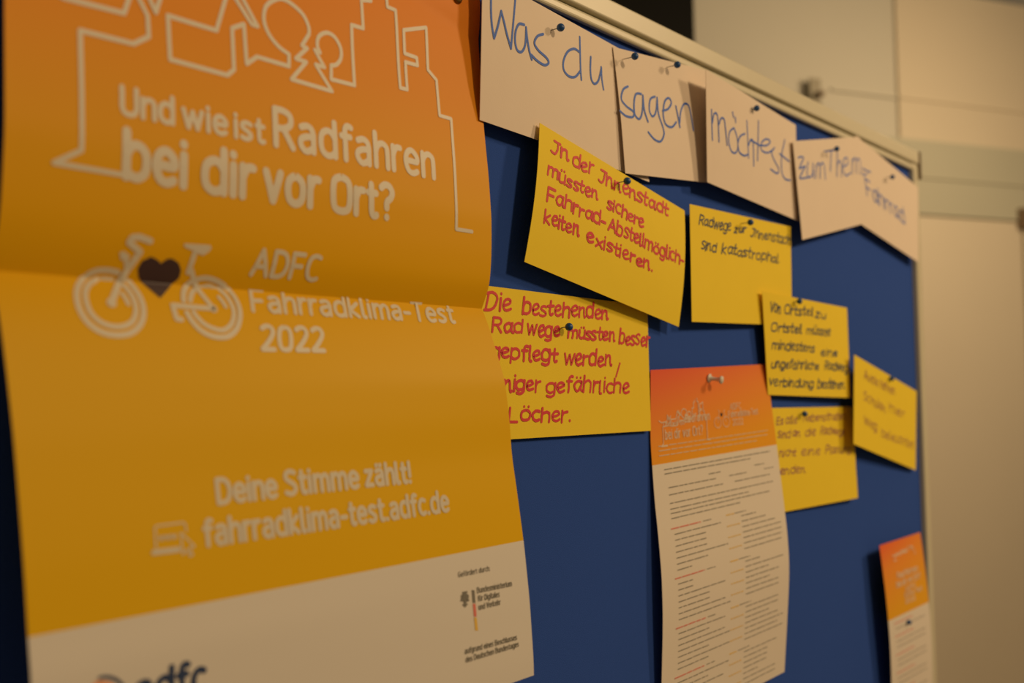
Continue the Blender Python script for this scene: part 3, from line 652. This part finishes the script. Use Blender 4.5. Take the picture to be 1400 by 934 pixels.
# let the sheet's rows follow the slanted print seen in the photo: the flyer hangs a little rotated
zr = float(on_x(1047, 498, XRf)[2]) - H0
for i in range(fs_.n + 1):
    for j in range(fs_.m + 1): fs_.P[i, j, 2] += (zr - zt_) * j / fs_.m
fl_e = paper('flyer', fs_, M['flyer'], 'printed flyer with orange header and long cream text section, hanging under the middle cards', 'flyer')
va = fs_.inv(893, 640)[1]; vb_ = fs_.inv(1060, 609)[1]; print('flyer band', va, vb_, 'zr-zt', zr - zt_)
k = Ink(fs_, .0003)
def dashes(kk, a0, b0, a1, b1, wd, seg=(.02, .08), gap=.010):
    x = a0
    while x < a1:
        e_ = min(a1, x + random.uniform(*seg)); f = lambda q: b0 + (b1 - b0) * (q - a0) / (a1 - a0)
        kk.ribbon([(x, f(x)), (e_, f(e_))], wd); x = e_ + gap
# header: small copy of the poster art
for s_ in sky_ab: k.ribbon([(.04 + p[0] * .42, .54 + p[1] * .40) for p in s_ if p[1] < 1.06] or [(.1, .9), (.1, .91)], .0011)
def ft(t, a0, a1, b_, h, wd): 
    G, W = layout(t)
    for strokes in G:
        for st in strokes: k.ribbon([(a0 + (a1 - a0) * x / W, b_ + y * h) for x, y in st], wd)
ft('Und wie ist', .09, .24, .838, .014, .0009); ft('Radfahren', .25, .44, .843, .022, .0013); ft('bei dir vor Ort?', .10, .38, .802, .026, .0013)
ft('ADFC', .62, .71, .865, .018, .0010); ft('Fahrradklima-Test', .60, .86, .842, .018, .0010); ft('2022', .63, .72, .816, .018, .0010)
for cx in (.505, .575):
    k.ribbon([(cx + .028 * math.cos(t * .5236), .83 + .016 * math.sin(t * .5236)) for t in range(13)], .0008)
k.ribbon([(.505, .83), (.525, .862), (.515, .868)], .0007); k.ribbon([(.575, .83), (.56, .862), (.57, .866)], .0007)
k.build('header_print', M['flyer_print'], fl_e)
k = Ink(fs_, .0003); k.disc((.541, .853), .0022, 8); k.build('heart_print', M['heart'], fl_e, 'tiny dark heart')
k = Ink(fs_, .0003)
for b_, e_ in ((.785, .93), (.772, .92), (.758, .82)): dashes(k, .05, b_, e_, b_, .0008)
k.build('intro_print', M['white_print'], fl_e)
kd = Ink(fs_, .0003); kr = Ink(fs_, .0003); kg = Ink(fs_, .0003)
for b_, a0, a1 in ((.718, .08, .93), (.706, .08, .75), (.683, .40, .50), (.683, .78, .86), (.666, .10, .45), (.666, .56, .70), (.666, .86, .94), (.646, .10, .50), (.646, .60, .90), (.622, .10, .92), (.606, .10, .70), (.594, .10, .88), (.580, .10, .62)):
    dashes(kd, a0, b_, a1, b_, .0009)
yb = .552
while yb > .04:
    dashes(kr, .09, yb, .30, yb, .0012); dashes(kd, .32, yb, .38, yb, .0008)
    dashes(kg, .50, yb, .56, yb, .0012); dashes(kd, .57, yb, .66, yb, .0008)
    for q in range(random.choice((7, 8))):
        yb -= .0165
        dashes(kd, .11, yb, .11 + random.choice((.10, .22, .34, .38)), yb, .0009)
        dashes(kd, .62, yb + .004, .62 + random.choice((.12, .2, .28, .33)), yb + .004, .0009)
        if q % 2: dashes(kg, .50, yb, .60, yb, .0011, seg=(.008, .014))
    yb -= .022
kd.build('body_text', M['black_print'], fl_e, stuff=True); kr.build('red_headings', M['red_print'], fl_e, 'red headings', True); kg.build('gold_marks', M['gold_print'], fl_e, 'gold headings and tick boxes', True)

# ------------------------------------------------------------------ second flyer at the right frame
f2 = quad_sheet((1219, 1000, 1.2), (1275, 965, 1.4), (1258, 728, .9), (1202.5, 746, 2.0), bulge=lambda x, y: .6 * math.sin(math.pi * y))
f2e = paper('flyer', f2, M['flyer_small'], 'small printed flyer with orange top, at the lower right frame of the board', 'flyer')
print('flyer2 band', f2.inv(1211, 864), f2.inv(1264, 832))
k = Ink(f2, .0003)
for s_ in sky_ab: k.ribbon([(.22 + p[0] * .62, .80 + p[1] * .16) for p in s_ if p[1] < 1.06] or [(.3, .9), (.3, .91)], .0016)
ft('Radfahren', .30, .80, .80, .028, .0024); ft('bei dir vor Ort?', .26, .84, .755, .028, .0024)
ft('ADFC', .45, .70, .715, .022, .0018); ft('Klima-Test', .42, .85, .685, .022, .0018); ft('2022', .42, .66, .65, .022, .0018)
k.build('header_print', M['flyer_print'], f2e)
k = Ink(f2, .0003); kr = Ink(f2, .0003)
for b_ in (.57, .50, .40, .30, .2): dashes(kr, .12, b_, .55, b_, .0012)
for b_ in (.54, .47, .44, .37, .34, .27, .24, .17, .12): dashes(k, .15, b_, .85, b_, .0010)
k.build('body_text', M['black_print'], f2e, stuff=True); kr.build('red_headings', M['red_print'], f2e, 'red headings', True)

# ------------------------------------------------------------------ pins
def first_pin():
    e = empty('pin', (0, 0, 0))
    vs, fs = lathe([(.0003, -.004), (.00045, -.002), (.00045, .0104)], (0, 0, 0), (0, -1, 0), 8); mesh_obj('needle', vs, fs, M['steel'], e, True)
    r = .0036; prof = [(r * math.sin(t), .0125 - r * math.cos(t)) for t in [math.pi * q / 12 for q in range(13)]]; prof[0] = (.0001, prof[0][1]); prof[-1] = (.0001, prof[-1][1])
    vs, fs = lathe(prof, (0, 0, 0), (0, -1, 0), 20); mesh_obj('head', vs, fs, M['pin_blue'], e, True)
    return e
proto = first_pin(); first = [True]
def copy_tree(o):
    c_ = o.copy(); sc.collection.objects.link(c_)
    for ch in list(o.children):
        d = ch.copy(); sc.collection.objects.link(d); d.parent = c_
    return c_
def pin(u, v, h, depth, label, tilt=(0, 0)):
    """(u, v): where the head shows; h: surface height in cm; depth: how far the pin still stands out (cm)"""
    P = on_board(u, v, (h + 1.25 * depth) / 100)
    o = proto if first[0] else copy_tree(proto); first[0] = False
    o.location = (float(P[0]), -h / 100 - .0125 * (depth - 1), float(P[2])); o.rotation_euler = (tilt[0], 0, tilt[1])
    o['label'] = label; o['category'] = 'pin'; o['group'] = 'round blue pins holding the cards'
for a_ in [(766.5, 37.6, 1.15, .95, 'round blue pin in the Was du card, between its two words'),
           (868, 77, .9, 1.1, 'round blue pin at the top left corner of the sagen card'),
           (926, 88.5, .8, 1.1, 'round blue pin at the top right of the sagen card'),
           (1034.5, 148, 1.7, .75, 'round blue pin in the möchtest card'),
           (1144, 203.5, 1.65, 1.2, 'round blue pin in the zum Thema card'),
           (1220, 242, 1.3, .7, 'round blue pin in the Fahrrad card'),
           (857.5, 247.5, 2.1, .45, 'round blue pin at the top edge of the tilted yellow card with red writing'),
           (778, 447, .5, .55, 'round blue pin in the yellow card beside the big poster'),
           (1026, 304, 1.1, 1.0, 'round blue pin in the yellow card under the möchtest card'),
           (1093, 412, 1.2, .6, 'round blue pin at the top of the five-line yellow card with dark writing'),
           (1100, 566, .5, .5, 'round blue pin in the yellow card right of the printed flyer'),
           (1219, 518, 1.4, .35, 'round blue pin at the top edge of the slanted yellow card by the frame'),
           (1243, 851, 1.6, .6, 'round blue pin in the small flyer at the lower right frame')]: pin(*a_)
P = on_board(968, 517, .004)
pp = empty('push_pin', P, 'pale plastic push pin holding the printed flyer', 'pin')
ax = Vector((.10, -1, -.16))
vs, fs = lathe([(.0004, -.006), (.0004, .0)], P, ax, 8); mesh_obj('needle', vs, fs, M['steel'], pp)
vs, fs = lathe([(.0012, .0), (.0048, .0008), (.0052, .0018), (.0046, .0026), (.0024, .0036), (.0020, .0085), (.0024, .0130), (.0040, .0142), (.0044, .0156), (.0038, .0168), (.001, .0172)], P, ax, 20); mesh_obj('body', vs, fs, M['clear'], pp, True)
P = ps.at(*ps.inv(625, -3))
bp_ = empty('thumbtack', P, 'brass thumbtack at the upper right of the big poster, cut by the frame', 'pin')
vs, fs = lathe([(.0006, -.012), (.0006, .0004)], P, (0, -1, 0), 8); mesh_obj('needle', vs, fs, M['brass'], bp_)
vs, fs = lathe([(.0048, .0004), (.0050, .0009), (.0040, .0020), (.0018, .0027), (.0002, .0029)], P, (0, -1, 0), 20); mesh_obj('head', vs, fs, M['brass'], bp_, True)
